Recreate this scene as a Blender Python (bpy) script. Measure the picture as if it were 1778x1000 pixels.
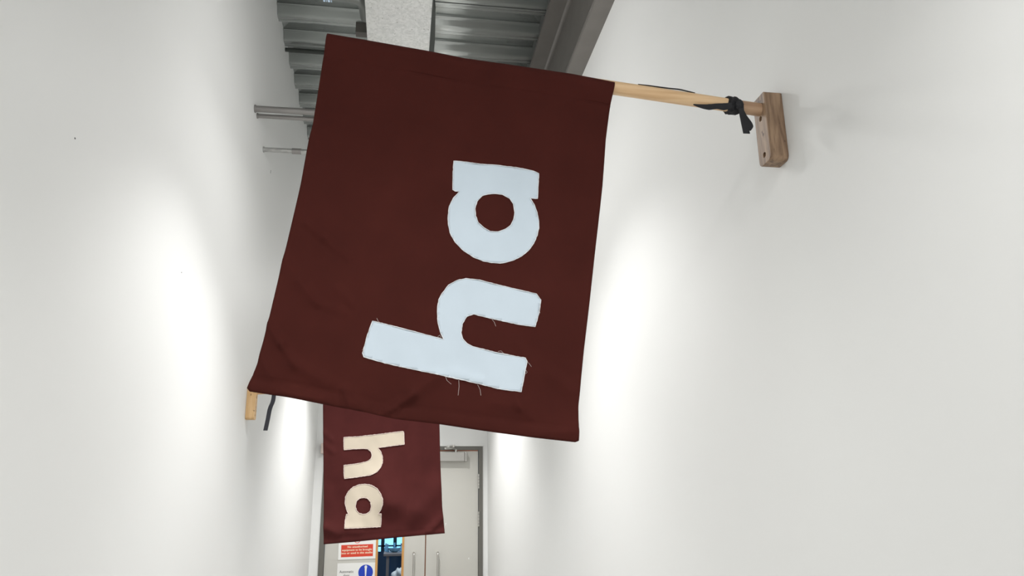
import bpy, bmesh, math, random
from mathutils import Vector, Matrix
from mathutils.geometry import delaunay_2d_cdt
random.seed(4)
S = bpy.context.scene
C = S.collection
for o in list(bpy.data.objects): bpy.data.objects.remove(o)

# ------------------------------------------------------------------ camera, world, lights, exposure
cam_d = bpy.data.cameras.new('camera'); cam = bpy.data.objects.new('camera', cam_d); C.objects.link(cam)
cam_d.sensor_width = 36.0; cam_d.lens = 1310.0/1778*36; cam_d.clip_start = .02; cam_d.clip_end = 60
cam.matrix_world = Matrix(((0.989432, -0.029014, -0.142064, 0), (-0.144595, -0.270298, -0.951857, 0), (-0.010783, 0.962339, -0.271637, 1.6), (0, 0, 0, 1)))
S.camera = cam
w = bpy.data.worlds.new('world'); S.world = w; w.use_nodes = True
w.node_tree.nodes['Background'].inputs[0].default_value = (.6, .65, .7, 1); w.node_tree.nodes['Background'].inputs[1].default_value = .3
S.view_settings.view_transform = 'Standard'; S.view_settings.look = 'None'
S.view_settings.gamma = 1.0; S.view_settings.use_curve_mapping = False; S.view_settings.exposure = 1.4
def lamp(kind, loc, energy, color=(1, .99, .975), **k):
    l = bpy.data.lights.new(kind.lower() + '_lamp', kind); l.energy = energy; l.color = color
    o = bpy.data.objects.new(kind.lower() + '_lamp', l); o.location = loc; C.objects.link(o)
    for a, b in k.items(): setattr(l, a, b)
    return o
# pendant down-lighters along the corridor at 3.1 m: (kind, y, watts, cone, blend)
for kind, ly, en, cone, bl in (('SPOT', -2.9, 9, 116, .6), ('AREA', -2.9, 10.2, 0, 0), ('POINT', -2.9, 9.3, 0, 0),
        ('SPOT', -.5, 6.5, 100, .9), ('AREA', -.5, 5.6, 0, 0), ('SPOT', .2, 17.6, 116, .6),
        ('SPOT', 2.4, 18, 116, .6), ('SPOT', 2.9, 20, 100, .9), ('SPOT', 2.9, 15.5, 80, 1), ('POINT', 2.4, 2.7, 0, 0), ('AREA', 2.9, 1.7, 0, 0), ('POINT', 2.9, 1.2, 0, 0),
        ('SPOT', 5.5, 52, 116, .6), ('SPOT', 5.5, 9, 90, 1), ('POINT', 5.5, 3.3, 0, 0)):
    if kind == 'SPOT': lamp(kind, (.03, ly, 3.1), en, spot_size=math.radians(cone), spot_blend=bl, shadow_soft_size=.06)
    elif kind == 'AREA': lamp(kind, (.03, ly, 3.1), en, shape='RECTANGLE', size=.25, size_y=.5)
    else: lamp(kind, (.03, ly, 3.1), en, shadow_soft_size=.05)
# the room beyond the door: cold light of its own
studio = lamp('AREA', (.1, 9.6, 2.9), 20, (.85, .92, 1.0), shape='RECTANGLE', size=2.0, size_y=3.0)

# ------------------------------------------------------------------ helpers
def new_obj(name, me, mat=None, parent=None):
    o = bpy.data.objects.new(name, me); C.objects.link(o)
    if mat is not None and not me.materials: me.materials.append(mat)
    if parent is not None: o.parent = parent
    return o
def fin(name, bm, mat, parent=None, smooth=False, kind=None):
    me = bpy.data.meshes.new(name); bmesh.ops.recalc_face_normals(bm, faces=bm.faces); bm.to_mesh(me); bm.free()
    if smooth:
        for p in me.polygons: p.use_smooth = True
    o = new_obj(name, me, mat, parent)
    if kind: o['kind'] = kind
    return o
def thing(name, label, cat, loc=(0, 0, 0), group=None):
    o = bpy.data.objects.new(name, None); o.location = loc; C.objects.link(o); o.empty_display_size = .05
    o['label'] = label; o['category'] = cat
    if group: o['group'] = group
    bpy.context.view_layer.update()
    return o
def tag(o, label, cat, group=None):
    o['label'] = label; o['category'] = cat
    if group: o['group'] = group
    return o
def localise(o):                       # children are modelled in world space: undo the parent's offset
    p = o.parent; m = Vector((0, 0, 0))
    while p is not None: m += p.location; p = p.parent
    o.data.transform(Matrix.Translation(-m)); return o
def box(bm, x0, x1, y0, y1, z0, z1, bev=0):
    r = bmesh.ops.create_cube(bm, size=1)
    vs = r['verts']
    for v in vs: v.co = Vector(((x0+x1)/2 + v.co.x*(x1-x0), (y0+y1)/2 + v.co.y*(y1-y0), (z0+z1)/2 + v.co.z*(z1-z0)))
    if bev:
        es = list({e for v in vs for e in v.link_edges})
        bmesh.ops.bevel(bm, geom=es, offset=bev, segments=2, profile=.6, affect='EDGES')
def boxo(name, dims, mat, parent=None, bev=0, kind=None):
    bm = bmesh.new(); box(bm, *dims, bev=bev); o = fin(name, bm, mat, parent, kind=kind)
    if parent is not None: localise(o)
    return o
def tubeo(name, pts, r, mat, parent=None, seg=16, caps=True):
    bm = bmesh.new()
    pts = [Vector(p) for p in pts]
    # stable frames (no twisting)
    n = len(pts); rings = []; a = None
    for i, p in enumerate(pts):
        t = (pts[min(i+1, n-1)] - pts[max(i-1, 0)]).normalized()
        if a is None:
            h = Vector((0, 0, 1)) if abs(t.z) < .9 else Vector((1, 0, 0)); a = t.cross(h).normalized()
        else: a = (a - t*a.dot(t)).normalized()
        b = t.cross(a)
        rr = r[i] if isinstance(r, (list, tuple)) else r
        rings.append([bm.verts.new(p + (a*math.cos(2*math.pi*k/seg) + b*math.sin(2*math.pi*k/seg))*rr) for k in range(seg)])
    for i in range(n-1):
        for k in range(seg): bm.faces.new((rings[i][k], rings[i][(k+1) % seg], rings[i+1][(k+1) % seg], rings[i+1][k]))
    if caps: bm.faces.new(rings[0][::-1]); bm.faces.new(rings[-1])
    o = fin(name, bm, mat, parent, smooth=True)
    m = o.modifiers.new('edge', 'EDGE_SPLIT'); m.split_angle = math.radians(50)
    if parent is not None: localise(o)
    return o

# ------------------------------------------------------------------ materials
def mat(name, col, rough=.6, metal=0.0, spec=.5, bump=None, noise=None, coat=0, trans=0, emit=None):
    m = bpy.data.materials.new(name); m.use_nodes = True; nt = m.node_tree; b = nt.nodes['Principled BSDF']
    b.inputs['Base Color'].default_value = (*col, 1); b.inputs['Roughness'].default_value = rough
    b.inputs['Metallic'].default_value = metal; b.inputs['Specular IOR Level'].default_value = spec
    if emit: b.inputs['Emission Color'].default_value = (*emit[0], 1); b.inputs['Emission Strength'].default_value = emit[1]
    tc = nt.nodes.new('ShaderNodeTexCoord')
    if noise:                          # (scale vector, amount, detail)
        mp = nt.nodes.new('ShaderNodeMapping'); mp.inputs['Scale'].default_value = noise[0]
        nz = nt.nodes.new('ShaderNodeTexNoise'); nz.inputs['Scale'].default_value = 1; nz.inputs['Detail'].default_value = noise[2]
        cr = nt.nodes.new('ShaderNodeValToRGB'); lo = [max(0, c*(1-noise[1])) for c in col]; hi = [min(1, c*(1+noise[1])) for c in col]
        cr.color_ramp.elements[0].position = .3; cr.color_ramp.elements[1].position = .7
        cr.color_ramp.elements[0].color = (*lo, 1); cr.color_ramp.elements[1].color = (*hi, 1)
        nt.links.new(tc.outputs['Object'], mp.inputs[0]); nt.links.new(mp.outputs[0], nz.inputs[0])
        nt.links.new(nz.outputs[0], cr.inputs[0]); nt.links.new(cr.outputs[0], b.inputs['Base Color'])
    if bump:                           # (scale vector, strength, distance)
        mp = nt.nodes.new('ShaderNodeMapping'); mp.inputs['Scale'].default_value = bump[0]
        nz = nt.nodes.new('ShaderNodeTexNoise'); nz.inputs['Scale'].default_value = 1; nz.inputs['Detail'].default_value = 4
        bp = nt.nodes.new('ShaderNodeBump'); bp.inputs['Strength'].default_value = bump[1]; bp.inputs['Distance'].default_value = bump[2]
        nt.links.new(tc.outputs['Object'], mp.inputs[0]); nt.links.new(mp.outputs[0], nz.inputs[0])
        nt.links.new(nz.outputs[0], bp.inputs['Height']); nt.links.new(bp.outputs[0], b.inputs['Normal'])
    return m
def spangle(name):                     # galvanised sheet: crystalline flakes with dark pits
    m = mat(name, (.5, .51, .5), .42, .8); nt = m.node_tree; b = nt.nodes['Principled BSDF']
    tc = nt.nodes.new('ShaderNodeTexCoord')
    v = nt.nodes.new('ShaderNodeTexVoronoi'); v.inputs['Scale'].default_value = 95
    cr = nt.nodes.new('ShaderNodeValToRGB'); e = cr.color_ramp.elements
    e[0].position = .0; e[0].color = (.66, .675, .66, 1); e[1].position = 1; e[1].color = (.80, .81, .80, 1)
    nt.links.new(tc.outputs['Object'], v.inputs['Vector'])
    sp = nt.nodes.new('ShaderNodeSeparateColor'); nt.links.new(v.outputs['Color'], sp.inputs[0]); nt.links.new(sp.outputs[0], cr.inputs[0])
    nz = nt.nodes.new('ShaderNodeTexNoise'); nz.inputs['Scale'].default_value = 105; nz.inputs['Detail'].default_value = 2
    nt.links.new(tc.outputs['Object'], nz.inputs['Vector'])
    c2 = nt.nodes.new('ShaderNodeValToRGB'); c2.color_ramp.elements[0].position = .275; c2.color_ramp.elements[0].color = (.25, .25, .25, 1)
    c2.color_ramp.elements[1].position = .325; c2.color_ramp.elements[1].color = (1, 1, 1, 1)
    nt.links.new(nz.outputs[0], c2.inputs[0])
    mx = nt.nodes.new('ShaderNodeMix'); mx.data_type = 'RGBA'; mx.blend_type = 'MULTIPLY'; mx.inputs[0].default_value = 1
    nt.links.new(cr.outputs[0], mx.inputs[6]); nt.links.new(c2.outputs[0], mx.inputs[7]); nt.links.new(mx.outputs[2], b.inputs['Base Color'])
    mr = nt.nodes.new('ShaderNodeMapRange'); mr.inputs[3].default_value = .38; mr.inputs[4].default_value = .48
    nt.links.new(sp.outputs[1], mr.inputs[0]); nt.links.new(mr.outputs[0], b.inputs['Roughness'])
    return m
def wood(name, c1, c2, sc, rough=.55, knots=0):
    m = mat(name, c1, rough); nt = m.node_tree; b = nt.nodes['Principled BSDF']
    tc = nt.nodes.new('ShaderNodeTexCoord'); mp = nt.nodes.new('ShaderNodeMapping'); mp.inputs['Scale'].default_value = sc
    nz = nt.nodes.new('ShaderNodeTexNoise'); nz.inputs['Scale'].default_value = 1; nz.inputs['Detail'].default_value = 6; nz.inputs['Distortion'].default_value = .6
    cr = nt.nodes.new('ShaderNodeValToRGB'); e = cr.color_ramp.elements
    e[0].position = .36; e[0].color = (*c2, 1); e[1].position = .62; e[1].color = (*c1, 1)
    nt.links.new(tc.outputs['Object'], mp.inputs[0]); nt.links.new(mp.outputs[0], nz.inputs[0]); nt.links.new(nz.outputs[0], cr.inputs[0])
    out = cr.outputs[0]
    if knots:
        n2 = nt.nodes.new('ShaderNodeTexNoise'); n2.inputs['Scale'].default_value = knots; n2.inputs['Detail'].default_value = 3
        nt.links.new(tc.outputs['Object'], n2.inputs['Vector'])
        c3 = nt.nodes.new('ShaderNodeValToRGB'); c3.color_ramp.elements[0].position = .30; c3.color_ramp.elements[0].color = (.28, .2, .15, 1)
        c3.color_ramp.elements[1].position = .36; c3.color_ramp.elements[1].color = (1, 1, 1, 1)
        nt.links.new(n2.outputs[0], c3.inputs[0])
        mx = nt.nodes.new('ShaderNodeMix'); mx.data_type = 'RGBA'; mx.blend_type = 'MULTIPLY'; mx.inputs[0].default_value = 1
        nt.links.new(out, mx.inputs[6]); nt.links.new(c3.outputs[0], mx.inputs[7]); out = mx.outputs[2]
    nt.links.new(out, b.inputs['Base Color'])
    bp = nt.nodes.new('ShaderNodeBump'); bp.inputs['Strength'].default_value = .25; bp.inputs['Distance'].default_value = .001
    nt.links.new(nz.outputs[0], bp.inputs['Height']); nt.links.new(bp.outputs[0], b.inputs['Normal'])
    return m
def weave(name, col, var=.1, rough=.9):
    m = mat(name, col, rough, spec=.12, noise=((9, 9, 9), var, 5)); nt = m.node_tree; b = nt.nodes['Principled BSDF']
    tc = nt.nodes.new('ShaderNodeTexCoord')
    wx = nt.nodes.new('ShaderNodeTexWave'); wx.bands_direction = 'X'; wx.inputs['Scale'].default_value = 300
    wz = nt.nodes.new('ShaderNodeTexWave'); wz.bands_direction = 'Z'; wz.inputs['Scale'].default_value = 300
    nt.links.new(tc.outputs['Object'], wx.inputs[0]); nt.links.new(tc.outputs['Object'], wz.inputs[0])
    ad = nt.nodes.new('ShaderNodeMath'); nt.links.new(wx.outputs['Fac'], ad.inputs[0]); nt.links.new(wz.outputs['Fac'], ad.inputs[1])
    bp = nt.nodes.new('ShaderNodeBump'); bp.inputs['Strength'].default_value = .15; bp.inputs['Distance'].default_value = .0004
    nt.links.new(ad.outputs[0], bp.inputs['Height']); nt.links.new(bp.outputs[0], b.inputs['Normal'])
    return m
WHITE = mat('wall_paint', (.80, .805, .795), .55, spec=.3, noise=((.8, .8, .8), .012, 3), bump=((160, 160, 160), .06, .001))
WHITE2 = mat('end_wall_paint', (.80, .805, .795), .6, spec=.3)
FLOOR = mat('floor_vinyl', (.5, .49, .47), .5, noise=((6, 6, 6), .08, 4))
SLAB = mat('slab', (.22, .22, .22), .8)
DECK = mat('deck_steel', (.60, .635, .615), .27, .62, noise=((1.5, 25, 6), .12, 4))
DECK.node_tree.nodes['Principled BSDF'].inputs['Coat Weight'].default_value = .9; DECK.node_tree.nodes['Principled BSDF'].inputs['Coat Roughness'].default_value = .12; DECK.node_tree.nodes['Principled BSDF'].inputs['Coat IOR'].default_value = 1.9
CLOSE = mat('deck_closure', (.12, .125, .12), .7)
BEAM = mat('beam_paint', (.17, .158, .145), .5, noise=((12, 12, 12), .06, 3))
DUCT = spangle('duct_galvanised')
DARK = mat('dark_rubber', (.03, .035, .03), .6)
PIPE = mat('conduit_steel', (.27, .26, .25), .4, .6, noise=((8, 30, 30), .12, 3))
GALV = mat('conduit_galvanised', (.45, .45, .44), .35, .7, noise=((25, 60, 60), .25, 3))
PDARK = mat('duct_wrap', (.20, .21, .20), .4, .6)
CLOTH1 = weave('maroon_cotton', (.058, .0125, .0095), .10)
CLOTH2 = weave('red_brown_cotton', (.076, .0175, .0165), .12)
BLUEC = weave('pale_blue_cotton', (.60, .69, .77), .03)
CREAM = weave('cream_cotton', (.66, .58, .47), .04)
EDGEB = mat('raw_edge_white', (.85, .86, .88), .9)
EDGEC = mat('raw_edge_pink', (.84, .70, .64), .9)
THREAD = mat('thread', (.5, .42, .4), .8)
POLE = wood('pine_pole', (.80, .56, .33), (.66, .42, .22), (5, 120, 120), .45)
POLEEND = wood('stained_pole_end', (.50, .33, .21), (.33, .19, .11), (8, 90, 90), .5)
OAK = wood('oak_block', (.34, .225, .14), (.15, .088, .052), (85, 70, 9), .5, 34)
PINE = wood('pine_block', (.74, .50, .26), (.62, .38, .17), (70, 60, 8), .5, 40)
BRASS = mat('screw_brass', (.25, .16, .06), .4, .9)
RIBBON = mat('black_ribbon', (.006, .006, .009), .7, bump=((400, 400, 400), .2, .0004))
NAVY = mat('dark_navy_ribbon', (.022, .022, .032), .6)
FRAME = mat('frame_grey', (.135, .13, .115), .45)
LEAF = mat('door_laminate', (.55, .54, .50), .42, noise=((3, 3, 3), .02, 2))
SEAL = mat('seal_brown', (.22, .09, .045), .6)
SEALR = mat('seal_red', (.62, .20, .10), .6)
BEAD = wood('oak_bead', (.66, .36, .12), (.52, .26, .08), (60, 60, 6), .45)
STEEL = mat('brushed_steel', (.55, .54, .51), .28, .95)
ALU = mat('closer_silver', (.40, .39, .37), .4, .5)
PLASTIC = mat('sign_white', (.82, .82, .80), .35)
RED = mat('sign_red', (.66, .055, .025), .4)
BLUE = mat('sign_blue', (.008, .045, .46), .4)
INK = mat('ink_black', (.015, .015, .015), .5)
WTXT = mat('ink_cream', (.88, .80, .60), .5)
GLASS = mat('glass', (.85, .95, 1), .02); GLASS.node_tree.nodes['Principled BSDF'].inputs['Transmission Weight'].default_value = 1.0
GLASS.node_tree.nodes['Principled BSDF'].inputs['IOR'].default_value = 1.1
BEIGE = mat('beige_plastic', (.66, .55, .50), .5)

# ------------------------------------------------------------------ surveyed outlines in metres, (x, z) in each flag's own plane
F1 = {'Y':1.352,'L':[(-0.1652,2.5051),(-0.1711,2.4405),(-0.1762,2.3757),(-0.1822,2.3012),(-0.1874,2.2716),(-0.197,2.1782),(-0.2071,2.1086),(-0.2182,2.0309),(-0.2335,1.9216),(-0.2472,1.8356),(-0.2623,1.7922)],'R':[(0.4231,2.4412),(0.41,2.3733),(0.3983,2.306),(0.3853,2.2015),(0.3654,2.0651),(0.352,1.9698),(0.3368,1.8704),(0.3227,1.7654),(0.321,1.7034)],'T':[(-0.1652,2.5051),(-0.0906,2.4971),(-0.0257,2.4894),(0.0405,2.4817),(0.1109,2.4715),(0.2034,2.4643),(0.3331,2.4531),(0.4231,2.4412)],'B':[(-0.2623,1.7922),(-0.2571,1.7862),(-0.1929,1.7764),(-0.1322,1.7644),(-0.0543,1.7499),(-0.0142,1.7411),(0.0695,1.7323),(0.1462,1.7215),(0.2415,1.7085),(0.3146,1.7006),(0.321,1.7034)]}
F2 = {'Y':3.715,'L':[(-0.371,2.151),(-0.3649,2.0503),(-0.3552,1.9052),(-0.3402,1.6552),(-0.3271,1.4191)],'R':[(0.18,2.19),(0.1908,1.9678),(0.1979,1.7944),(0.2103,1.5794),(0.2241,1.4576)],'T':[(-0.371,2.151),(0.18,2.19)],'B':[(-0.3271,1.4191),(-0.1753,1.4289),(0.0364,1.4454),(0.2241,1.4576)]}
A1 = [(0.0896,2.2404),(0.1137,2.2397),(0.1422,2.237),(0.1733,2.2367),(0.2166,2.2332),(0.2431,2.2289),(0.2516,2.2263),(0.2581,2.2233),(0.2546,2.1696),(0.2402,2.1696),(0.2478,2.1561),(0.253,2.1399),(0.256,2.1225),(0.2557,2.1075),(0.252,2.0924),(0.2451,2.0761),(0.2354,2.0623),(0.2212,2.0496),(0.2071,2.0418),(0.1908,2.0364),(0.1792,2.0343),(0.163,2.0347),(0.1469,2.0372),(0.1286,2.0438),(0.1102,2.0551),(0.094,2.0714),(0.0847,2.088),(0.0806,2.1049),(0.0797,2.122),(0.0817,2.1444),(0.0897,2.1622),(0.1012,2.1766),(0.093,2.1769),(0.0883,2.1797),(0.0884,2.2127)]
A1H = [(0.1718,2.1749),(0.1848,2.174),(0.199,2.1663),(0.206,2.1553),(0.2087,2.1379),(0.2069,2.1253),(0.2008,2.1113),(0.1914,2.1035),(0.1761,2.0967),(0.1609,2.0968),(0.1493,2.1029),(0.1376,2.1135),(0.1325,2.1269),(0.1313,2.1417),(0.1352,2.1569),(0.1446,2.1687),(0.1564,2.1731)]
H1 = [(-0.0538,1.9139),(0.0745,1.8847),(0.0683,1.8973),(0.0633,1.9174),(0.0622,1.9395),(0.0645,1.9582),(0.0704,1.9697),(0.0822,1.987),(0.0985,1.997),(0.1149,2.0014),(0.1407,1.9999),(0.1722,1.9928),(0.213,1.9837),(0.2485,1.9763),(0.2569,1.9643),(0.2534,1.9407),(0.2454,1.913),(0.2122,1.9171),(0.1645,1.9264),(0.1426,1.9311),(0.1299,1.9338),(0.1172,1.929),(0.109,1.9147),(0.1066,1.8981),(0.1095,1.8872),(0.1175,1.8782),(0.1282,1.873),(0.1679,1.8638),(0.2259,1.8539),(0.2295,1.8474),(0.2236,1.8201),(0.2177,1.7914),(0.1819,1.7953),(0.1072,1.8116),(0.0403,1.8249),(-0.0295,1.8381),(-0.0661,1.8481),(-0.0688,1.8551),(-0.0624,1.8856)]
H2 = [(-0.2598,1.8982),(-0.1962,1.9026),(-0.0945,1.9145),(0.0155,1.9286),(0.0208,1.9249),(0.0247,1.8662),(-0.0339,1.859),(-0.0995,1.8503),(-0.0842,1.8314),(-0.0753,1.8061),(-0.0751,1.7809),(-0.083,1.758),(-0.0989,1.7381),(-0.1273,1.724),(-0.188,1.7152),(-0.2477,1.7085),(-0.252,1.7389),(-0.2535,1.7695),(-0.1978,1.7757),(-0.1478,1.7862),(-0.1302,1.7991),(-0.1258,1.8156),(-0.1315,1.833),(-0.1465,1.8446),(-0.1648,1.8467),(-0.2081,1.8446),(-0.2555,1.8404),(-0.2583,1.8678)]
A2 = [(-0.2315,1.5487),(-0.2216,1.5485),(-0.2325,1.5707),(-0.2402,1.5985),(-0.2394,1.6264),(-0.2278,1.6507),(-0.2073,1.6695),(-0.1793,1.6805),(-0.1508,1.6831),(-0.1218,1.6779),(-0.0962,1.6636),(-0.0773,1.6388),(-0.0678,1.6141),(-0.0669,1.5896),(-0.0747,1.5674),(-0.0869,1.5495),(-0.0719,1.5493),(-0.0716,1.5203),(-0.0734,1.4914),(-0.1428,1.4897),(-0.2355,1.487),(-0.2355,1.5157)]
A2H = [(-0.1554,1.6227),(-0.1374,1.6183),(-0.124,1.6042),(-0.1196,1.5833),(-0.123,1.5625),(-0.1382,1.5502),(-0.1558,1.5477),(-0.1738,1.5541),(-0.1864,1.5667),(-0.1914,1.5841),(-0.1881,1.6063),(-0.1752,1.6187)]
W1 = [(-0.1814,2.0983,-0.1453,2.0675,0.006,0.0022),(-0.1453,2.0675,-0.1024,2.0322,0.006,0.002),(-0.2171,2.0232,-0.1658,1.9531,0.015,0.003),(-0.1856,1.9858,-0.1519,1.944,0.007,0.002),(-0.1519,1.944,-0.1065,1.9287,0.007,0.002),(-0.2328,1.9048,-0.2086,1.8687,0.007,0.0035),(-0.2086,1.8687,-0.1845,1.8329,0.007,0.003),(-0.1845,1.8329,-0.1221,1.8024,0.012,0.003),(-0.0194,1.7543,0.0242,1.7814,0.006,0.0035),(-0.0951,1.7848,-0.0851,1.7584,0.007,0.003),(-0.2027,1.7838,-0.129,1.7713,0.008,0.004),(-0.0845,1.7452,-0.0101,1.7389,0.007,0.003),(-0.1177,1.9735,-0.0893,1.9457,0.008,0.002),(-0.2509,1.8589,-0.2219,1.8145,0.012,0.003),(0.0649,1.8164,0.0204,1.7843,0.012,0.003),(0.0204,1.7843,-0.0232,1.753,0.007,0.0035),(0.2068,1.786,0.2137,1.7631,0.007,0.002),(0.2137,1.7631,0.2313,1.7457,0.007,0.002),(-0.0958,1.7901,-0.0605,1.7562,0.01,0.003),(0.2117,1.88,0.2296,1.8547,0.008,0.0015),(0.2728,1.8226,0.3087,1.7941,0.014,0.003),(0.0965,1.8221,0.1462,1.8102,0.008,0.002),(0.1675,1.7716,0.2173,1.7649,0.014,0.0025),(0.2522,1.7161,0.3172,1.7232,0.01,0.003)]
W2 = [(-0.3523,1.9184,-0.3184,1.8895,0.015,0.004),(-0.3495,1.8678,-0.3082,1.8318,0.015,0.004),(-0.3289,1.4966,-0.2678,1.4617,0.02,0.007),(-0.0865,1.6953,-0.0255,1.5962,0.06,0.014),(-0.0255,1.5962,0.0622,1.5532,0.06,0.014),(0.1507,1.4686,0.2114,1.5303,0.016,0.009),(0.1766,1.6506,0.105,1.5807,0.05,0.009),(-0.3251,1.4898,-0.1773,1.4738,0.025,0.006),(-0.2933,1.6828,-0.2523,1.571,0.04,-0.005),(0.0354,1.4773,0.1059,1.5387,0.05,0.006)]
THREADS = [[(0.079,1.8165),(0.0819,1.8095),(0.0897,1.8032)],[(0.103,1.8104),(0.1038,1.7991),(0.1022,1.7833)],[(0.1373,1.803),(0.142,1.7942),(0.1434,1.7837)],[(0.1627,1.9264),(0.1681,1.9198),(0.171,1.9121)],[(-0.0464,1.9192),(-0.0433,1.9131),(-0.0373,1.9096)],[(0.0638,1.8888),(0.0673,1.8918),(0.0702,1.8875)],[(0.1751,1.8647),(0.1806,1.8662),(0.1853,1.8619)],[(0.2294,1.8466),(0.233,1.8438),(0.2373,1.838)],[(0.2274,1.831),(0.2291,1.8274),(0.2262,1.8245)],[(0.069,1.9659),(0.0704,1.9697),(0.0733,1.9716)],[(0.2554,1.9502),(0.2534,1.9444),(0.2548,1.9388)],[(0.1648,1.9945),(0.1703,1.9924),(0.1729,1.9936)],[(-0.0697,1.8604),(-0.0677,1.8619),(-0.0681,1.8551)],[(-0.0052,1.8324),(-0.0017,1.8317),(0.0,1.8328)]]

# ------------------------------------------------------------------ the corridor shell
XL, XR, YE, YB = -.715, .785, 6.86, -4.2
DZ = 4.126                                           # underside of the deck ribs
def shell(name, dims, m): return boxo(name, dims, m, kind='structure')
shell('floor', (XL-.3, XR+.5, YB-.2, YE, -.1, 0), FLOOR)
wl = shell('wall_left', (XL-.12, XL, YB, YE+.1, 0, 4.19), WHITE)
wr_ = shell('wall_right', (XR, XR+.12, YB, YE+.1, 0, 3.483), WHITE)
shell('wall_right_upper', (XR+.16, XR+.26, YB, YE+.1, 3.483, 4.19), WHITE2)
shell('wall_rear', (XL-.12, XR+.26, YB-.12, YB, 0, 4.25), WHITE)
# end wall with the door opening cut out
bm = bmesh.new()
box(bm, XL, -.6387, YE, YE+.12, 0, 4.2); box(bm, .7414, XR, YE, YE+.12, 0, 4.2); box(bm, -.6387, .7414, YE, YE+.12, 2.0735, 4.2)
fin('wall_end', bm, WHITE2, kind='structure')
boxo('trim_1', (-.65, .7474, YE-.010, YE-.0005, 2.0755, 2.0865), PLASTIC, kind='structure')
# scratches and pin holes in the left wall
for (x, y, z, h) in ((XL, 1.607, 2.367, .003), (XL, 3.823, 3.292, .018), (XL, 2.472, 2.325, .0025)):
    m = boxo('pin_hole' if h < .01 else 'scratch', (x-.0005, x+.0008, y-.002, y+.002, z-h/2, z+h/2), INK, wl)

# corrugated steel deck: one sheet per run of ribs
ceil = boxo('ceiling', (XL-.12, XR+.26, YB, YE+.1, 4.20, 4.30), SLAB, kind='structure')
P = .2345; PH = .058
def deck_profile(y0):                                # one period, running towards +Y, every bend rounded
    raw = [(y0+.012, DZ), (y0+.030, DZ), (y0+.035, DZ+.006), (y0+.040, DZ), (y0+.058, DZ), (y0+.078, DZ+PH), (y0+P-.040, DZ+PH), (y0+P-.046, DZ+PH-.012), (y0+P-.030, DZ+PH-.018), (y0+P-.012, DZ+.006)]
    rad = [0, .003, .003, .003, .008, .009, .004, .005, .006, .006]
    out = [raw[0]]
    for i in range(1, len(raw)):
        p = Vector(raw[i]); q = Vector(raw[i-1]); n_ = Vector(raw[i+1]) if i+1 < len(raw) else Vector((y0+P, DZ))
        d0 = (q-p); d1 = (n_-p); r_ = min(rad[i], d0.length*.45, d1.length*.45); a_ = p + d0.normalized()*r_; c_ = p + d1.normalized()*r_
        for t_ in (0, .25, .5, .75, 1): v_ = a_*(1-t_)**2 + p*2*t_*(1-t_) + c_*t_**2; out.append((v_.x, v_.y))
    return out
y_first = 3.648 - 33*P
k = 0; y = y_first
while y < YE - .05:
    n = 4; bm = bmesh.new(); prof = []
    for j in range(n):
        if y + j*P < YE - .02: prof += deck_profile(y + j*P)
    prof.append((prof[-1][0]+.030, DZ))                 # side lap onto the next sheet
    prof = [(min(a, YE-.001), b) for a, b in prof if a > YB + .01]
    if len(prof) > 3:
        off = .0012 if k % 2 else 0
        x0, x1 = XL-.004, XR+.12
        for i in range(len(prof)-1):
            (a, b), (c, d) = prof[i], prof[i+1]
            bm.faces.new([bm.verts.new(q) for q in ((x0, a, b+off), (x1, a, b+off), (x1, c, d+off), (x0, c, d+off))])
        bmesh.ops.remove_doubles(bm, verts=bm.verts, dist=.0001)
        o = fin('deck_sheet', bm, DECK, ceil, smooth=True); so = o.modifiers.new('thick', 'SOLIDIFY'); so.thickness = .001; so.offset = 1
    y += n*P; k += 1
# closures plugging the pans above the beam
for i in range(60):
    y = y_first + i*P
    if 1.0 < y < YE - .3:
        boxo('rib_closure', (.712, .722, y+.064, y+P-.008, DZ+.001, DZ+PH+.004), CLOSE, ceil)

# I-beam over the right wall (flanges, web and fillets of one rolled section)
bm = bmesh.new()
x0, x1, xw = .712, .930, .815; zb, zt = 3.4835, 4.122; tf, tw, rf = .022, .012, .016
pr = [(x0, zb), (x1, zb), (x1, zb+tf), (xw+tw+rf, zb+tf), (xw+tw, zb+tf+rf), (xw+tw, zt-tf-rf), (xw+tw+rf, zt-tf), (x1, zt-tf), (x1, zt), (x0, zt), (x0, zt-tf),
      (xw-rf, zt-tf), (xw-rf*.3, zt-tf-rf*.3), (xw, zt-tf-rf), (xw, zb+tf+rf), (xw-rf*.3, zb+tf+rf*.3), (xw-rf, zb+tf), (x0, zb+tf)]
a = [bm.verts.new((p[0], YB+.01, p[1])) for p in pr]; b = [bm.verts.new((p[0], YE-.01, p[1])) for p in pr]
for i in range(len(pr)): j = (i+1) % len(pr); bm.faces.new((a[i], a[j], b[j], b[i]))
bm.faces.new(a[::-1]); bm.faces.new(b)
beam = fin('steel_beam', bm, BEAM); tag(beam, 'dark grey steel I-beam running along the top of the right wall', 'beam')

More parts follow.
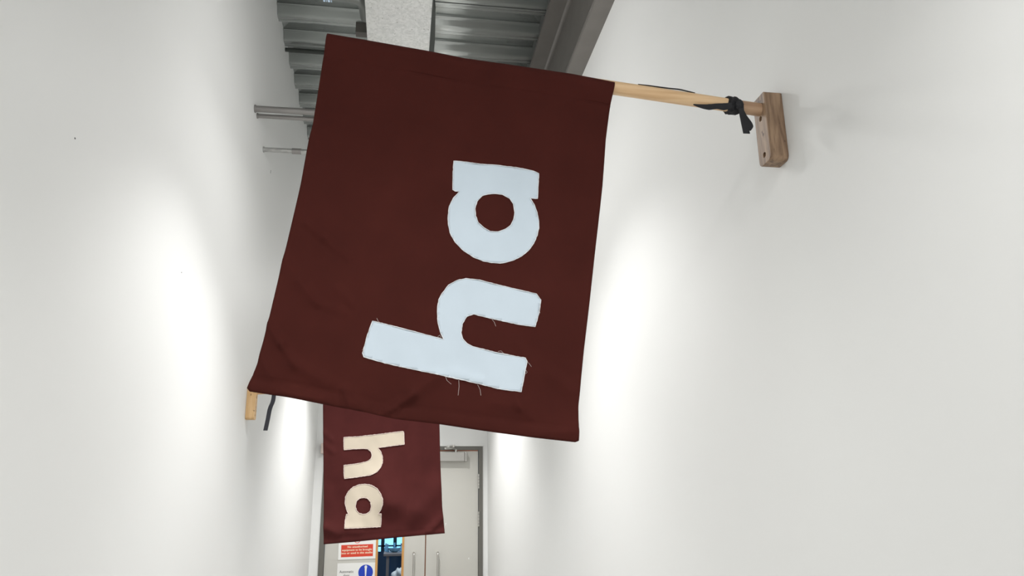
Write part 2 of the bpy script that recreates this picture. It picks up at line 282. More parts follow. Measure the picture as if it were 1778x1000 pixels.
# ------------------------------------------------------------------ galvanised duct and services
t = thing('air_duct', 'rectangular galvanised metal air duct running along under the ribbed ceiling', 'duct', (-.06, 2.9, 3.75))
boxo('duct_body', (-.209, .091, 1.2, 6.8, 3.75, 4.04), DUCT, t, bev=.003)
bm = bmesh.new()
vs = [(.0915, 2.86), (.096, 2.90), (.108, 3.02), (.115, 3.2), (.116, 6.8), (.0915, 6.8)]
lo = [bm.verts.new((x, yy, 3.752)) for x, yy in vs]; hi = [bm.verts.new((x, yy, 3.80)) for x, yy in vs]
for i in range(len(vs)): j = (i+1) % len(vs); bm.faces.new((lo[i], lo[j], hi[j], hi[i]))
bm.faces.new(lo); bm.faces.new(hi[::-1])
o = localise(fin('side_strip', bm, DARK, t)); o['label'] = 'black strip along the right edge of the duct'
arc = [(-.30 + .085*math.sin(a_), 3.06 + .085*(1-math.cos(a_)), 3.86) for a_ in [math.radians(q) for q in range(0, 91, 10)]]
bp = tubeo('branch_pipe', [(XL+.001, 3.06, 3.86)] + [(-.5, 3.06, 3.86)] + arc + [(-.213, 3.22, 3.862)], .034, PDARK, t, 20)
boxo('hanger_plate', (-.300, -.235, 3.652, 3.70, 4.065, 4.1255), BEAM, t)
bm = bmesh.new()
for (x0_, x1_) in ((-.405, -.396), (-.392, -.389), (-.385, -.374), (-.370, -.366)):
    box(bm, x0_, x1_, 3.068, 3.082, 3.8257, 3.8275)
o = localise(fin('pipe_label', bm, mat('label_blue', (.55, .68, .85), .5), t)); o['label'] = 'small pale blue printed mark on the pipe'

def conduit(label, y, z, r, m, coup=()):
    t = thing('steel_conduit', label, 'pipe', (XL, y, z), 'pipes crossing the corridor')
    tubeo('tube', [(XL+.001, y, z), (0, y, z), (XR-.001, y, z)], r, m, t, 18)
    for cx, ln in coup: tubeo('coupling', [(cx, y, z), (cx+ln, y, z)], r*1.22, PIPE, t, 18)
    tubeo('wall_flange', [(XL+.0005, y, z), (XL+.006, y, z)], r*1.25, m, t, 18)
conduit('thicker grey steel pipe crossing at left, upper one of the close pair', 3.309, 3.38, .0150, PIPE)
conduit('thinner grey steel pipe crossing at left, just under the thicker one of the pair', 3.372, 3.377, .0105, PIPE)
conduit('single bright galvanised pipe crossing at left, lowest of the three, with a coupling', 3.583, 3.304, .0120, GALV, ((-.575, .045),))
o = tubeo('black_conduit', [(XL+.001, 3.950, 4.113), (.02, 3.950, 4.113)], .0115, DARK, None, 14)
tag(o, 'dark cable pipe running across close under the ribbed ceiling, left of the large flag', 'pipe')

# ------------------------------------------------------------------ doors in the end wall
door = bpy.data.objects.new('door_1', None); C.objects.link(door); door['kind'] = 'structure'; door.location = (.05, YE, 0)
bpy.context.view_layer.update()
bm = bmesh.new(); f0, f1 = YE-.012, YE+.08
box(bm, -.6382, -.5965, f0, f1, 0, 2.0730, bev=.002); box(bm, .7035, .7409, f0, f1, 0, 2.0730, bev=.002); box(bm, -.5965, .7035, f0, f1, 2.0400, 2.0730, bev=.002)
localise(fin('door_frame', bm, FRAME, door))
boxo('head_seal', (-.592, .699, YE+.002, YE+.03, 2.0345, 2.0395), SEALR, door)
LY0, LY1 = YE+.004, YE+.048
# left leaf with vision-panel opening
bm = bmesh.new()
gx0, gx1, gz0, gz1 = -.1508, .0491, .30, 1.92
box(bm, -.593, -.1700, LY0, LY1, .008, 2.033); box(bm, .0685, .2445, LY0, LY1, .008, 2.033)
box(bm, -.1700, .0685, LY0, LY1, .008, gz0-.02); box(bm, -.1700, .0685, LY0, LY1, gz1+.02, 2.033)
leaf = localise(fin('door_leaf', bm, LEAF, door))
for dims in ((-.1699, -.1508, LY0-.006, LY1-.002, gz0-.02, gz1+.02), (.0491, .0684, LY0-.006, LY1-.002, gz0-.02, gz1+.02),
             (-.1508, .0491, LY0-.006, LY1-.002, gz0-.02, gz0), (-.1508, .0491, LY0-.006, LY1-.002, gz1, gz1+.02)):
    boxo('glazing_bead', dims, BEAD, leaf)
boxo('glass_pane', (gx0, gx1, LY0+.018, LY0+.024, gz0, gz1), GLASS, leaf)
leaf2 = boxo('door_leaf', (.2545, .7005, LY0, LY1, .008, 2.033), LEAF, door)
boxo('meeting_seal', (.2450, .2540, LY0+.008, LY1-.008, .008, 2.033), SEAL, leaf)
def pull(x, parent):
    zt_ = 1.182; pts = []
    y1 = LY0 - .052; R = .02
    pts = [(x, LY0, zt_)] + [(x, y1+R-R*math.sin(a_), zt_-R+R*math.cos(a_)) for a_ in [math.radians(q) for q in range(0, 91, 15)]]
    pts += [(x, y1, zt_-.15)]
    pts += [(x, y1+R-R*math.cos(a_), .86+R-R*math.sin(a_)) for a_ in [math.radians(q) for q in range(0, 91, 15)]] + [(x, LY0, .86)]
    tubeo('pull_handle', pts, .0095, STEEL, parent, 14)
pull(.152, leaf); pull(.354, leaf2)
for zc in (1.771, 1.452):
    hi_ = tubeo('hinge', [(.7055, YE-.016, zc-.062), (.7055, YE-.016, zc+.062)], .0072, STEEL, leaf2, 12)
    for q in (-.04, -.015, .015, .04): tubeo('knuckle_ring', [(.7055, YE-.016, zc+q-.0012), (.7055, YE-.016, zc+q+.0012)], .0079, FRAME, leaf2, 12)
for (x, z, r) in ((.4205, 1.416, .006), (.4175, 1.405, .004), (.622, 1.127, .006)):
    bm = bmesh.new(); bmesh.ops.create_icosphere(bm, subdivisions=2, radius=r)
    for v in bm.verts: v.co = Vector((x + v.co.x*.8, LY0 + v.co.y*.35, z + v.co.z*(1.3 + .3*math.sin(v.co.x*900))))
    o = localise(fin('adhesive_tack', bm, PLASTIC, leaf2, smooth=True))
# door closer with its arm
cl = thing('door_closer', 'silver box door closer with hinged arm at the top of the right door leaf', 'door closer', (.45, LY0-.03, 1.98))
boxo('closer_body', (.27, .575, LY0-.066, LY0-.0005, 1.942, 2.020), ALU, cl, bev=.004)
bm = bmesh.new(); box(bm, .5755, .6005, LY0-.070, LY0-.0005, 1.938, 2.023, bev=.009); o = localise(fin('end_cap', bm, ALU, cl))
tubeo('spindle', [(.50, LY0-.028, 2.019), (.50, LY0-.028, 2.046)], .011, STEEL, cl, 14)
tubeo('arm', [(.50, LY0-.028, 2.044), (.46, LY0-.075, 2.052), (.415, LY0-.03, 2.060)], .0075, STEEL, cl, 10)
tubeo('arm_link', [(.415, LY0-.03, 2.062), (.455, LY0-.04, 2.075), (.49, LY0-.024, 2.066)], .006, STEEL, cl, 10)
boxo('arm_bracket', (.40, .475, YE-.030, YE-.013, 2.046, 2.064), STEEL, cl, bev=.002)
tubeo('arm_pivot', [(.478, YE-.055, 2.060), (.478, YE-.055, 2.082)], .010, STEEL, cl, 14)

# lettering
def text(name, body, width, height, centre, m, parent, align='CENTER', bold=.0, rot=0):
    cu = bpy.data.curves.new('lettering', 'FONT'); cu.body = body; cu.size = 1; cu.align_x = align; cu.offset = bold; cu.resolution_u = 3
    cu.extrude = .0; cu.space_character = 1.05 if bold else 1.0
    ob = bpy.data.objects.new('tmp', cu); C.objects.link(ob); bpy.context.view_layer.update()
    dg = bpy.context.evaluated_depsgraph_get(); me = bpy.data.meshes.new_from_object(ob.evaluated_get(dg)); bpy.data.objects.remove(ob)
    xs = [v.co.x for v in me.vertices]; cxx = (min(xs)+max(xs))/2; sx = width/(max(xs)-min(xs)); sz = height/.72
    c, s = math.cos(rot), math.sin(rot)
    for v in me.vertices:
        a, b = (v.co.x-cxx)*sx, (v.co.y-.35)*sz
        v.co = Vector((centre[0] + a*c - b*s, centre[1], centre[2] + a*s + b*c))
    o = new_obj(name, me, m, parent); localise(o); return o
def rotbox(name, x0, x1, y0, y1, z0, z1, rot, piv, m, parent):
    bm = bmesh.new(); box(bm, x0, x1, y0, y1, z0, z1)
    for v in bm.verts:
        a, b = v.co.x-piv[0], v.co.z-piv[1]; c, s = math.cos(rot), math.sin(rot)
        v.co.x = piv[0] + a*c - b*s; v.co.z = piv[1] + a*s + b*c
    return localise(fin(name, bm, m, parent))
def disc(name, cx, cy, cz, r0, r1, m, parent, th=.001, n=40):
    bm = bmesh.new()
    for k in range(n):
        a, b = 2*math.pi*k/n, 2*math.pi*(k+1)/n
        q = [(cx+r*math.cos(t_), cz+r*math.sin(t_)) for r, t_ in ((r1, a), (r1, b), (r0, b), (r0, a))]
        if r0 == 0: q = q[:3]
        fr = [bm.verts.new((x, cy, z)) for x, z in q]; bk = [bm.verts.new((x, cy+th, z)) for x, z in q]
        bm.faces.new(fr); bm.faces.new(bk[::-1]); bm.faces.new((fr[0], fr[1], bk[1], bk[0]))
    bmesh.ops.remove_doubles(bm, verts=bm.verts, dist=1e-6)
    return localise(fin(name, bm, m, parent))
SY = LY0
r1_ = .017; pv = (-.322, 1.21)
s1 = thing('prohibition_sign', 'white sign with red No unauthorised equipment panel, upper on left door leaf', 'sign', (-.322, SY, 1.14), 'signs on the door')
rotbox('sign_board', -.480, -.168, SY-.004, SY-.0003, 1.1415, 1.455, r1_, pv, PLASTIC, s1)
rotbox('red_panel', -.457, -.193, SY-.0048, SY-.0041, 1.1620, 1.2590, r1_, pv, RED, s1)
for k, (ln, wd) in enumerate((('No unauthorised', .166), ('equipment to be brought', .248), ('into or used in this studio', .256))):
    text('lettering', ln, wd, .0155, (-.326 + (.004, .001, 0)[k], SY-.0052, 1.2425 - k*.0245), WTXT, s1, bold=.022, rot=r1_)
disc('prohibition_ring', -.3265, SY-.0048, 1.2975, .0225, .0275, RED, s1)
s2 = thing('automatic_door_sign', 'white sign reading Automatic door with a blue disc, lower sign on the left door leaf', 'sign', (-.327, SY, .95), 'signs on the door')
rotbox('sign_board', -.4825, -.171, SY-.004, SY-.0003, .94, 1.1125, .004, (-.33, 1.1), PLASTIC, s2)
disc('blue_disc', -.247, SY-.0048, 1.037, 0, .0605, BLUE, s2)
bm = bmesh.new(); pp = []
for (x, z) in ((-.0045, -.037), (-.0085, .030), (-.0115, .040), (-.008, .049), (0, .0525), (.008, .049), (.0115, .040), (.0085, .030), (.0045, -.037), (0, -.040)):
    pp.append((-.247+x, 1.040+z))
fr = [bm.verts.new((x, SY-.0056, z)) for x, z in pp]; bk = [bm.verts.new((x, SY-.0049, z)) for x, z in pp]
bm.faces.new(fr); bm.faces.new(bk[::-1])
for i in range(len(pp)): j = (i+1) % len(pp); bm.faces.new((fr[i], fr[j], bk[j], bk[i]))
localise(fin('exclamation_mark', bm, PLASTIC, s2))
text('lettering', 'Automatic', .116, .0205, (-.405, SY-.0045, 1.0455), INK, s2, bold=.008)
text('lettering', 'door', .050, .0205, (-.404, SY-.0045, 1.0165), INK, s2, bold=.008)

o = boxo('wall_box', (-.668, -.6395, YE-.045, YE-.0005, 2.010, 2.100), BEIGE, None, bev=.004)
tag(o, 'small pinkish beige box on the end wall, peeping out left of the cream-lettered flag', 'sensor')

# ------------------------------------------------------------------ the studio seen through the glass
BF = mat('studio_floor', (.03, .06, .10), .35); BW = mat('studio_wall', (.05, .11, .20), .6)
shell('wall_studio_left', (-2.1, -2.0, YE+.12, 14.0, 0, 3.2), BW); shell('wall_studio_right', (2.0, 2.1, YE+.12, 14.0, 0, 3.2), BW)
shell('floor_studio', (-2.1, 2.1, YE, 14.1, -.1, 0), BF); shell('ceiling_studio', (-2.1, 2.1, YE+.12, 14.1, 3.2, 3.3), BW)
bm = bmesh.new(); box(bm, -2.0, 2.0, 14.0, 14.1, 0, .78); box(bm, -2.0, 2.0, 14.0, 14.1, 2.6, 3.2); fin('wall_studio_far', bm, BW, kind='structure')
wn = boxo('window_1', (-2.0, 2.0, 14.06, 14.09, .78, 2.6), mat('window_light', (.1, .1, .1), .4, emit=((.24, .62, 1.0), .75)), kind='structure')
for x in (-1.5, -1.0, -.55, -.23, -.02, .30, .8, 1.4): boxo('window_bar', (x-.03, x+.03, 14.0, 14.055, .78, 2.6), BF, wn)
boxo('window_bar', (-2.0, 2.0, 14.0, 14.055, .86, .885), BF, wn)
t = thing('workbench', 'grey-brown topped workbench on thin legs, seen through the door glass', 'table', (.45, 10, 0))
BT = mat('bench_top', (.30, .24, .22), .5)
boxo('bench_top', (-.150, 1.1, 9.9, 10.5, .965, .995), BT, t, bev=.003)
for x in (-.115, 1.04):
    for yy in (9.92, 10.44): boxo('leg', (x, x+.035, yy, yy+.035, 0, .965), BT, t)
t2 = thing('glass_vessel', 'pale blue glass bowl on the workbench behind the door glass', 'bowl', (-.02, 10.15, .996))
BG = mat('vessel_glass', (.25, .55, .80), .15, noise=((20, 20, 20), .3, 2))
tubeo('bowl', [(-.02, 10.15, .997), (-.02, 10.15, 1.01), (-.02, 10.15, 1.03), (-.02, 10.15, 1.05)], [.03, .055, .075, .085], BG, t2, 20)
tubeo('stem', [(-.02, 10.15, 1.05), (-.02, 10.15, 1.11)], .012, BG, t2, 10)
t3 = thing('plastic_tub', 'dark blue plastic tub hanging under the workbench behind the door glass', 'tub', (-.06, 10.2, .6))
TB = mat('tub_blue', (.12, .22, .36), .3)
tubeo('tub', [(-.02, 10.25, .70), (-.02, 10.25, .955)], [.075, .105], TB, t3, 24)
tubeo('rim', [(-.02, 10.25, .945), (-.02, 10.25, .958)], .112, TB, t3, 24)
st = thing('stool', 'stool holding the dark blue tub under the workbench', 'stool', (-.02, 10.25, 0))
tubeo('seat', [(-.02, 10.25, .675), (-.02, 10.25, .699)], .13, BT, st, 24)
for q in range(3):
    a_ = q*2.094 + .4; tubeo('leg', [(-.02+.16*math.cos(a_), 10.25+.16*math.sin(a_), .005), (-.02+.09*math.cos(a_), 10.25+.09*math.sin(a_), .675)], .012, BT, st, 8)
for k, (x, yy, r_) in enumerate(((-.105, 10.2, .018), (-.128, 10.35, .022), (.07, 10.3, .03))):
    j = thing('glass_bottle', ('small pale bottle at the left end of the workbench top', 'wider pale bottle behind the small one on the workbench', 'tall pale jar right of the glass bowl on the workbench')[k], 'bottle', (x, yy, .996), 'glassware on the workbench')
    tubeo('bottle_body', [(x, yy, .997), (x, yy, 1.04), (x, yy, 1.055), (x, yy, 1.08)], [r_, r_, r_*.45, r_*.4], BG, j, 14)
    tubeo('cap', [(x, yy, 1.081), (x, yy, 1.092)], r_*.5, BT, j, 12)
# crumpled white cloth on a low box in front
bm = bmesh.new(); bmesh.ops.create_icosphere(bm, subdivisions=4, radius=1)
for v in bm.verts:
    n_ = .12*math.sin(v.co.x*7+v.co.z*5) + .10*math.sin(v.co.y*9-v.co.z*6)
    v.co = v.co*(1+n_); v.co = Vector((.045+v.co.x*.075*(1.25-.6*max(0, v.co.z)), 9.3+v.co.y*.08, .796+v.co.z*.075))
o = fin('crumpled_cloth', bm, mat('white_cloth', (.85, .84, .80), .9), smooth=True); tag(o, 'crumpled white cloth seen low through the door glass', 'cloth')
bx = thing('storage_crate', 'dark crate carrying the crumpled white cloth beyond the door glass', 'crate', (0, 9.3, 0))
boxo('crate_body', (-.12, .15, 9.15, 9.45, .0, .675), BF, bx, bev=.006); boxo('crate_lid', (-.125, .155, 9.145, 9.455, .676, .698), BF, bx, bev=.004)

# ------------------------------------------------------------------ flags
def lerp_poly(poly, t):
    L = [0]
    for a, b in zip(poly, poly[1:]): L.append(L[-1] + math.dist(a, b))
    s = t*L[-1]
    for i in range(len(poly)-1):
        if s <= L[i+1] or i == len(poly)-2:
            f = (s-L[i])/max(1e-9, L[i+1]-L[i]); return (poly[i][0]+(poly[i+1][0]-poly[i][0])*f, poly[i][1]+(poly[i+1][1]-poly[i][1])*f)
def segd(px, pz, x1, z1, x2, z2):
    dx, dz = x2-x1, z2-z1; L2 = dx*dx+dz*dz; t = max(0, min(1, ((px-x1)*dx+(pz-z1)*dz)/L2))
    return math.hypot(px-x1-t*dx, pz-z1-t*dz)
def make_disp(W, waves, K=1.7):
    def f(x, z):
        d = 0
        for (x1, z1, x2, z2, w_, a) in W:
            q = segd(x, z, x1, z1, x2, z2)
            if q < 3.2*w_: d += -a*K*math.exp(-(q/w_)**2)
        for (ax, az, ph, am) in waves: d += am*math.sin(ax*x + az*z + ph)
        return d
    return f
def cloth(name, F, yc_pole, rs, sd, disp, m, parent, nu, nv):
    bm = bmesh.new(); Y = F['Y']
    c00, c10, c01, c11 = F['L'][0], F['R'][0], F['L'][-1], F['R'][-1]
    vs_ = []
    for j in range(nv+1):
        v = (j/nv); v = v*.55 + .45*v**1.6; vs_.append(v)
    rows = []
    H = math.dist(c00, c01)
    def pt(u, v):
        a, b = lerp_poly(F['L'], v), lerp_poly(F['R'], v); c, d = lerp_poly(F['T'], u), lerp_poly(F['B'], u)
        return [(1-u)*a[k]+u*b[k] + (1-v)*c[k]+v*d[k] - ((1-u)*(1-v)*c00[k]+u*(1-v)*c10[k]+(1-u)*v*c01[k]+u*v*c11[k]) for k in (0, 1)]
    def bulge(d, side):
        if d < rs: o_ = math.sqrt(max(0, rs*rs-(rs-d)**2)); y = yc_pole + side*o_
        else:
            y_e = yc_pole + side*rs; t = min(1, (d-rs)/(sd-rs)); t = t*t*(3-2*t); y = y_e + (Y + (.0006 if side > 0 else 0) - y_e)*t
        return y
    for j in range(nv+1):
        row = []
        for i in range(nu+1):
            u, v = i/nu, vs_[j]; x, z = pt(u, v); d = v*H
            fade = min(1, max(0, (d-rs)/sd))
            y = bulge(d, -1) + disp(x, z)*fade + .0012*math.exp(-((d-sd)/.003)**2)
            e = (1-v)*H
            y += .0016*math.exp(-((e-.024)/.003)**2) - .002*math.exp(-((e-.010)/.008)**2)      # hem
            row.append(bm.verts.new((x, y, z)))
        rows.append(row)
    for j in range(nv):
        for i in range(nu): bm.faces.new((rows[j][i], rows[j+1][i], rows[j+1][i+1], rows[j][i+1]))
    back = [rows[0]]                                 # back half of the pole sleeve
    for q in range(1, 13):
        v = (q/12)**1.5*sd/H; row = []
        for i in range(nu+1):
            x, z = pt(i/nu, v); row.append(bm.verts.new((x, bulge(v*H, 1)+.0015, z)))
        back.append(row)
    for j in range(12):
        for i in range(nu): bm.faces.new((back[j][i], back[j][i+1], back[j+1][i+1], back[j+1][i]))
    o = fin(name, bm, m, parent, smooth=True); localise(o)
    so = o.modifiers.new('thick', 'SOLIDIFY'); so.thickness = .0008; so.offset = 0
    return o
def inside(p, poly):
    c = False; n = len(poly); j = n-1
    for i in range(n):
        a, b = poly[i], poly[j]
        if (a[1] > p[1]) != (b[1] > p[1]) and p[0] < (b[0]-a[0])*(p[1]-a[1])/(b[1]-a[1])+a[0]: c = not c
        j = i
    return c
def dens(poly, step, jit):
    out = []; n = len(poly)
    for i in range(n):
        a, b = poly[i], poly[(i+1) % n]; k = max(1, int(math.dist(a, b)/step))
        for q in range(k):
            f = q/k; jx = (random.random()-.5)*jit if q else 0; jz = (random.random()-.5)*jit if q else 0
            out.append((a[0]+(b[0]-a[0])*f+jx, a[1]+(b[1]-a[1])*f+jz))
    return out
def letter(name, outer, hole, F, disp, m, parent, step=.006, lift=.0014):
    O = dens(outer, step, step*.10); Hh = dens(hole, step, step*.10) if hole else []
    pts = [Vector(p) for p in O] + [Vector(p) for p in Hh]; n = len(O)
    ed = [(i, (i+1) % n) for i in range(n)] + [(n+i, n+(i+1) % len(Hh)) for i in range(len(Hh))]
    xs = [p[0] for p in O]; zs = [p[1] for p in O]
    x = min(xs)
    while x < max(xs):
        z = min(zs)
        while z < max(zs):
            if inside((x, z), O) and not (Hh and inside((x, z), Hh)): pts.append(Vector((x+random.random()*.0005, z+random.random()*.0005)))
            z += step
        x += step
    r = delaunay_2d_cdt(pts, ed, [], 0, 1e-6)
    bm = bmesh.new(); V = [bm.verts.new((p.x, F['Y'] + disp(p.x, p.y) - lift + .0006*math.sin(p.x*90+p.y*60), p.y)) for p in r[0]]
    for f in r[2]:
        c = (sum(r[0][k].x for k in f)/3, sum(r[0][k].y for k in f)/3)
        if inside(c, O) and not (Hh and inside(c, Hh)):
            try: bm.faces.new([V[k] for k in f])
            except ValueError: pass
    for v in [v for v in bm.verts if not v.link_faces]: bm.verts.remove(v)
    # raise everything a hair so that its edge stands proud of the cloth
    o = fin(name, bm, m, parent, smooth=True)
    for p in o.data.polygons: pass
    flip = sum(p.normal.y for p in o.data.polygons) > 0
    if flip: o.data.flip_normals()
    localise(o)
    so = o.modifiers.new('thick', 'SOLIDIFY'); so.thickness = .0009; so.offset = -1
    return o
def raw_edge(outlines, F, disp, m, parent, r, lift):   # the pale frayed rim of a cut letter
    bm = bmesh.new()
    for poly in outlines:
        q = dens(poly, .004, r*.8); n = len(q); rings = []
        for i in range(n):
            a, b, c = q[i-1], q[i], q[(i+1) % n]; tx, tz = c[0]-a[0], c[1]-a[1]; l = math.hypot(tx, tz) or 1; nx, nz = -tz/l, tx/l
            y = F['Y'] + disp(*b) - lift; rr = r*(.7+.6*random.random())
            rings.append([bm.verts.new((b[0]+nx*rr*cx, y + r*cy, b[1]+nz*rr*cx)) for cx, cy in ((1, .2), (0, -.7), (-1, .2))])
        for i in range(n):
            a, b = rings[i], rings[(i+1) % n]
            for k in range(3): bm.faces.new((a[k], a[(k+1) % 3], b[(k+1) % 3], b[k]))
    o = localise(fin('raw_edge', bm, m, parent)); o['kind'] = 'stuff'; return o
def strip(bm, pts, widths, wdir, th=.0009):          # a folded ribbon: centre line + half width directions
    q = []; P_, W_ = [], []                           # Catmull-Rom resample so the ribbon curves
    for i in range(len(pts)-1):
        a, b, c, d = [Vector(pts[max(0, min(len(pts)-1, j))]) for j in (i-1, i, i+1, i+2)]
        for t in (0, .25, .5, .75):
            P_.append(.5*((2*b) + (c-a)*t + (2*a-5*b+4*c-d)*t*t + (3*b-a-3*c+d)*t**3)); W_.append(widths[i]+(widths[i+1]-widths[i])*t)
    pts, widths = P_ + [Vector(pts[-1])], W_ + [widths[-1]]
    for (p, w_) in zip(pts, widths):
        p = Vector(p); d = Vector(wdir if not callable(wdir) else wdir(p)).normalized()*w_/2
        q.append([bm.verts.new(p-d+Vector((0, -th, 0))), bm.verts.new(p+d+Vector((0, -th, 0))), bm.verts.new(p+d), bm.verts.new(p-d)])
    for a, b in zip(q, q[1:]):
        for k in range(4): bm.faces.new((a[k], a[(k+1) % 4], b[(k+1) % 4], b[k]))
    bm.faces.new(q[0][::-1]); bm.faces.new(q[-1])

def bracket(label, cat_loc, side, xw, y0, y1, z0, z1, th, m, grp, screws=True):
    t = thing('wall_bracket', label, 'bracket', (xw, y0, z0), grp)
    bm = bmesh.new(); x0, x1 = (xw-th, xw-.0005) if side > 0 else (xw+.0005, xw+th)
    r = .013; prf = []                                # outline in Y-Z, lower corners rounded
    for a in range(0, 91, 15):
        s_, c_ = math.sin(math.radians(a)), math.cos(math.radians(a)); prf.append((y1-r+r*s_, z0+r-r*c_))
    prf += [(y1, z1-.003), (y1-.003, z1), (y0+.003, z1), (y0, z1-.003)]
    for a in range(0, 91, 15):
        s_, c_ = math.sin(math.radians(a)), math.cos(math.radians(a)); prf.append((y0+r-r*c_, z0+r-r*s_))
    A = [bm.verts.new((x0, a, b)) for a, b in prf]; B = [bm.verts.new((x1, a, b)) for a, b in prf]
    for i in range(len(prf)): j = (i+1) % len(prf); bm.faces.new((A[i], A[j], B[j], B[i]))
    bm.faces.new(A[::-1]); bm.faces.new(B)
    bmesh.ops.recalc_face_normals(bm, faces=bm.faces)
    o = localise(fin('block', bm, m, t))
    bv = o.modifiers.new('b', 'BEVEL'); bv.width = .0012; bv.segments = 2; bv.limit_method = 'ANGLE'; bv.angle_limit = math.radians(50)
    if screws:
        xf = xw-th if side > 0 else xw+th; sg = -1 if side > 0 else 1
        for zc in (z1-.052, z0+.020):
            yc = (y0+y1)/2
            bm = bmesh.new(); R1, R0 = .0062, .0050; n = 20
            pr_ = [(R1, 0.0), (R1, .0006), (R0, .0006), (R0, -.006), (0, -.006)]
            # rim ring standing a hair proud, dark bore cut into the block below
            rings = [[bm.verts.new((xf+sg*h, yc+rr*math.cos(2*math.pi*k/n), zc+rr*math.sin(2*math.pi*k/n))) for k in range(n)] for rr, h in pr_[:4]]
            for a_, b_ in zip(rings, rings[1:]):
                for k in range(n): bm.faces.new((a_[k], a_[(k+1) % n], b_[(k+1) % n], b_[k]))
            bm.faces.new(rings[3])
            cut = bmesh.new(); bmesh.ops.create_cone(cut, segments=20, radius1=.0061, radius2=.0061, depth=.016, cap_ends=True)
            for v in cut.verts: v.co = Vector((xf + v.co.z, yc+v.co.x, zc+v.co.y))
            bmesh.ops.recalc_face_normals(cut, faces=cut.faces)
            cme = bpy.data.meshes.new('cut'); cut.to_mesh(cme); cut.free(); co = bpy.data.objects.new('cut', cme); C.objects.link(co)
            lm = Vector(t.location); cme.transform(Matrix.Translation(-lm)); co.parent = t
            bpy.context.view_layer.update()
            md = o.modifiers.new('bool', 'BOOLEAN'); md.operation = 'DIFFERENCE'; md.object = co; md.solver = 'EXACT'
            bpy.context.view_layer.update(); dg = bpy.context.evaluated_depsgraph_get()
            nm = bpy.data.meshes.new_from_object(o.evaluated_get(dg)); o.modifiers.clear(); o.data = nm
            bv = None
            bpy.data.objects.remove(co)
            bm.free()
            bm2 = bmesh.new(); bmesh.ops.create_cone(bm2, segments=16, radius1=.0055, radius2=.0035, depth=.003, cap_ends=True)
            for v in bm2.verts: v.co = Vector((xf - sg*.0055 + v.co.z*sg, yc+v.co.x, zc+v.co.y))
            s_ = localise(fin('screw', bm2, BRASS, t)); s_['label'] = 'dark brass screw sunk in its hole'
    return t

# ---- large flag on the right wall
F1['P'] = 1.36
sl1 = -.089; zc1 = lambda x: 2.4300 + sl1*(x-.423)
wall1 = bracket('dark oak block bracket on the right wall holding the large flag', None, 1, XR, 1.335, 1.386, 2.276, 2.432, .041, OAK, 'wooden flag brackets on the walls')
d1 = make_disp(W1, [(9, 3, .4, .0035), (5, -11, 1.2, .0030), (23, 17, 2.0, .0009), (-31, 22, .3, .0008), (13, -5, 2.2, .0030)])
flag1 = thing('flag', 'large dark maroon flag with pale blue letters ha, on a pole from the right wall', 'flag', (.13, 1.352, 1.70), 'maroon ha flags')
cl1 = cloth('cloth', F1, 1.36, .0175, .052, d1, CLOTH1, flag1, 150, 190); cl1['label'] = 'dark maroon cotton cloth'
def sub(o, par):                                      # third level: part of the cloth
    o.parent = par; return o
la = letter('letter_a', A1, A1H, F1, d1, BLUEC, cl1); la['label'] = 'pale blue letter a turned on its side'
lh = letter('letter_h', H1, None, F1, d1, BLUEC, cl1); lh['label'] = 'pale blue letter h turned on its side'
raw_edge([A1, A1H, H1], F1, d1, EDGEB, cl1, .0007, .0024)
pl = tubeo('pole', [(-.158, 1.36, zc1(-.158)), (.2, 1.36, zc1(.2)), (.690, 1.36, zc1(.690))], [.0142, .0142, .0140], POLE, flag1, 24)
pe = tubeo('pole_tip', [(.6902, 1.36, zc1(.6902)), (.722, 1.36, zc1(.722)), (.746, 1.36, zc1(.746))], [.0138, .0140, .0140], POLEEND, flag1, 24); pe['label'] = 'darker stained pole end plugged into the bracket'
# loose threads at the frayed letter edges
def px(x, y):                                         # helper for the hand-placed threads: flag-plane point from a survey grid
    return None
bm = bmesh.new()
for (pts_) in THREADS:
    prev = None
    for i in range(len(pts_)-1):
        (xa, za), (xb, zb_) = pts_[i], pts_[i+1]
        ya = 1.352 + d1(xa, za) - .0032; yb = 1.352 + d1(xb, zb_) - .0032
        for (dx, dz) in ((.00035, .0), (0, .00035)):
            vs = [bm.verts.new(q) for q in ((xa-dx, ya, za-dz), (xa+dx, ya, za+dz), (xb+dx, yb, zb_+dz), (xb-dx, yb, zb_-dz))]; bm.faces.new(vs)
th = localise(fin('loose_thread', bm, THREAD, cl1)); th['kind'] = 'stuff'
# ribbon tie: knot round the pole, a tail lying along it, one hanging
bm = bmesh.new(); xk0, xk1 = .668, .696
n = 20; prof_r = [.0150, .0188, .0192, .0184, .0194, .0186, .0152]
rings = []
for k, rr in enumerate(prof_r):
    x = xk0 + (xk1-xk0)*k/(len(prof_r)-1)
    rings.append([bm.verts.new((x + .0022*math.sin(3*a_*2*math.pi/n+k), 1.36 + (rr+.0012*math.sin(a_*1.9+k*1.3))*math.cos(2*math.pi*a_/n), zc1(x) + (rr+.0012*math.sin(a_*2.3+k))*math.sin(2*math.pi*a_/n))) for a_ in range(n)])
for a_, b_ in zip(rings, rings[1:]):
    for k in range(n): bm.faces.new((a_[k], a_[(k+1) % n], b_[(k+1) % n], b_[k]))
kn = bmesh.ops.create_icosphere(bm, subdivisions=2, radius=1)['verts']
for v in kn: v.co = Vector((.6885+v.co.x*.0095, 1.3385+v.co.y*.006, 2.3985+v.co.z*.0125)) + v.co*.0
strip(bm, [(.672, 1.3395, 2.3955), (.655, 1.3425, 2.3925), (.640, 1.3430, 2.3930), (.622, 1.3425, 2.3895), (.605, 1.3432, 2.3905), (.588, 1.3436, 2.3935)], [.012, .0165, .0125, .0135, .009, .002], (.05, 0, 1))
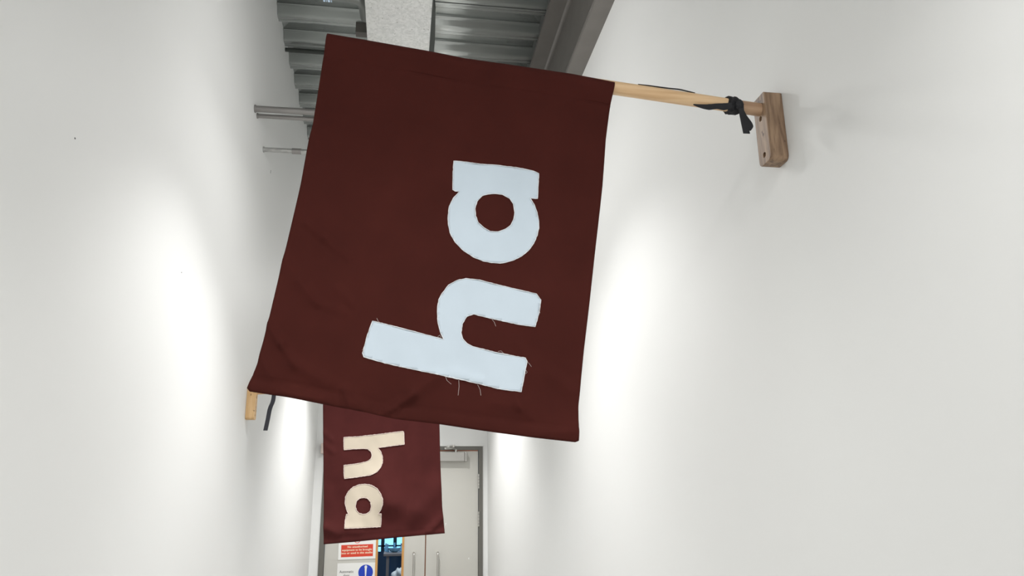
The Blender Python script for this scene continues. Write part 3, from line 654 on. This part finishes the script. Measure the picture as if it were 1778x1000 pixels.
strip(bm, [(.690, 1.3375, 2.396), (.6900, 1.336, 2.377), (.6930, 1.335, 2.352), (.6950, 1.334, 2.3285)], [.014, .0115, .0145, .0150], (1, 0, .02))
strip(bm, [(.692, 1.3385, 2.386), (.6965, 1.3372, 2.372), (.7045, 1.3368, 2.356), (.7060, 1.3368, 2.346), (.7010, 1.337, 2.337)], [.009, .009, .012, .0135, .011], (1, .0, .1))
rb = localise(fin('ribbon_tie', bm, RIBBON, flag1)); rb['label'] = 'black ribbon knotted round the pole with a hanging tail'
bm = bmesh.new(); strip(bm, [(x, 1.357, zc1(x)+q) for x, q in ((.475, .0150), (.50, .0158), (.54, .0166), (.565, .0178), (.585, .0162), (.60, .0152))], [.004, .006, .006, .006, .005, .003], (0, 1, .15), .0008)
localise(fin('ribbon_end', bm, RIBBON, flag1))

# ---- smaller-looking flag on the left wall, further in
zc2 = lambda x: 2.1115 + .070*(x+.675)
wall2 = bracket('pale pine block bracket on the left wall under the corner of the large flag', None, -1, XL, 3.69, 3.741, 1.980, 2.136, .041, PINE, 'wooden flag brackets on the walls', screws=True)
d2 = make_disp(W2, [(8, 4, .2, .008), (14, -9, 1.7, .005), (27, 13, .5, .0016)])
flag2 = thing('flag', 'maroon flag with cream letters ha, hanging further in from the left wall', 'flag', (-.07, 3.715, 1.42), 'maroon ha flags')
cl2 = cloth('cloth', F2, 3.723, .0170, .052, d2, CLOTH2, flag2, 90, 120); cl2['label'] = 'red-brown cotton cloth with soft folds'
la2 = letter('letter_a', A2, A2H, F2, d2, CREAM, cl2, .007, .0040); la2['label'] = 'cream letter a turned on its side'
lh2 = letter('letter_h', H2, None, F2, d2, CREAM, cl2, .007, .0040); lh2['label'] = 'cream letter h turned on its side'
raw_edge([A2, A2H, H2], F2, d2, EDGEC, cl2, .0016, .0055)
tubeo('pole', [(-.6745, 3.723, zc2(-.6745)), (-.2, 3.723, zc2(-.2)), (.176, 3.723, zc2(.176))], [.0120, .0145, .0145], POLE, flag2, 20)
bm = bmesh.new()
n = 16; rings = []
for k, rr in enumerate([.0150, .0180, .0182, .0152]):
    x = -.612 + .026*k/3
    rings.append([bm.verts.new((x, 3.723+rr*math.cos(2*math.pi*a_/n), zc2(x)+rr*math.sin(2*math.pi*a_/n))) for a_ in range(n)])
for a_, b_ in zip(rings, rings[1:]):
    for k in range(n): bm.faces.new((a_[k], a_[(k+1) % n], b_[(k+1) % n], b_[k]))
strip(bm, [(-.597, 3.704, 2.108), (-.594, 3.703, 2.095), (-.596, 3.702, 2.065), (-.607, 3.702, 2.03), (-.613, 3.702, 1.98), (-.620, 3.702, 1.929)], [.014, .019, .020, .020, .0195, .0195], (1, 0, 0))
rb2 = localise(fin('ribbon_tie', bm, NAVY, flag2)); rb2['label'] = 'dark navy ribbon hanging straight down from the pole'
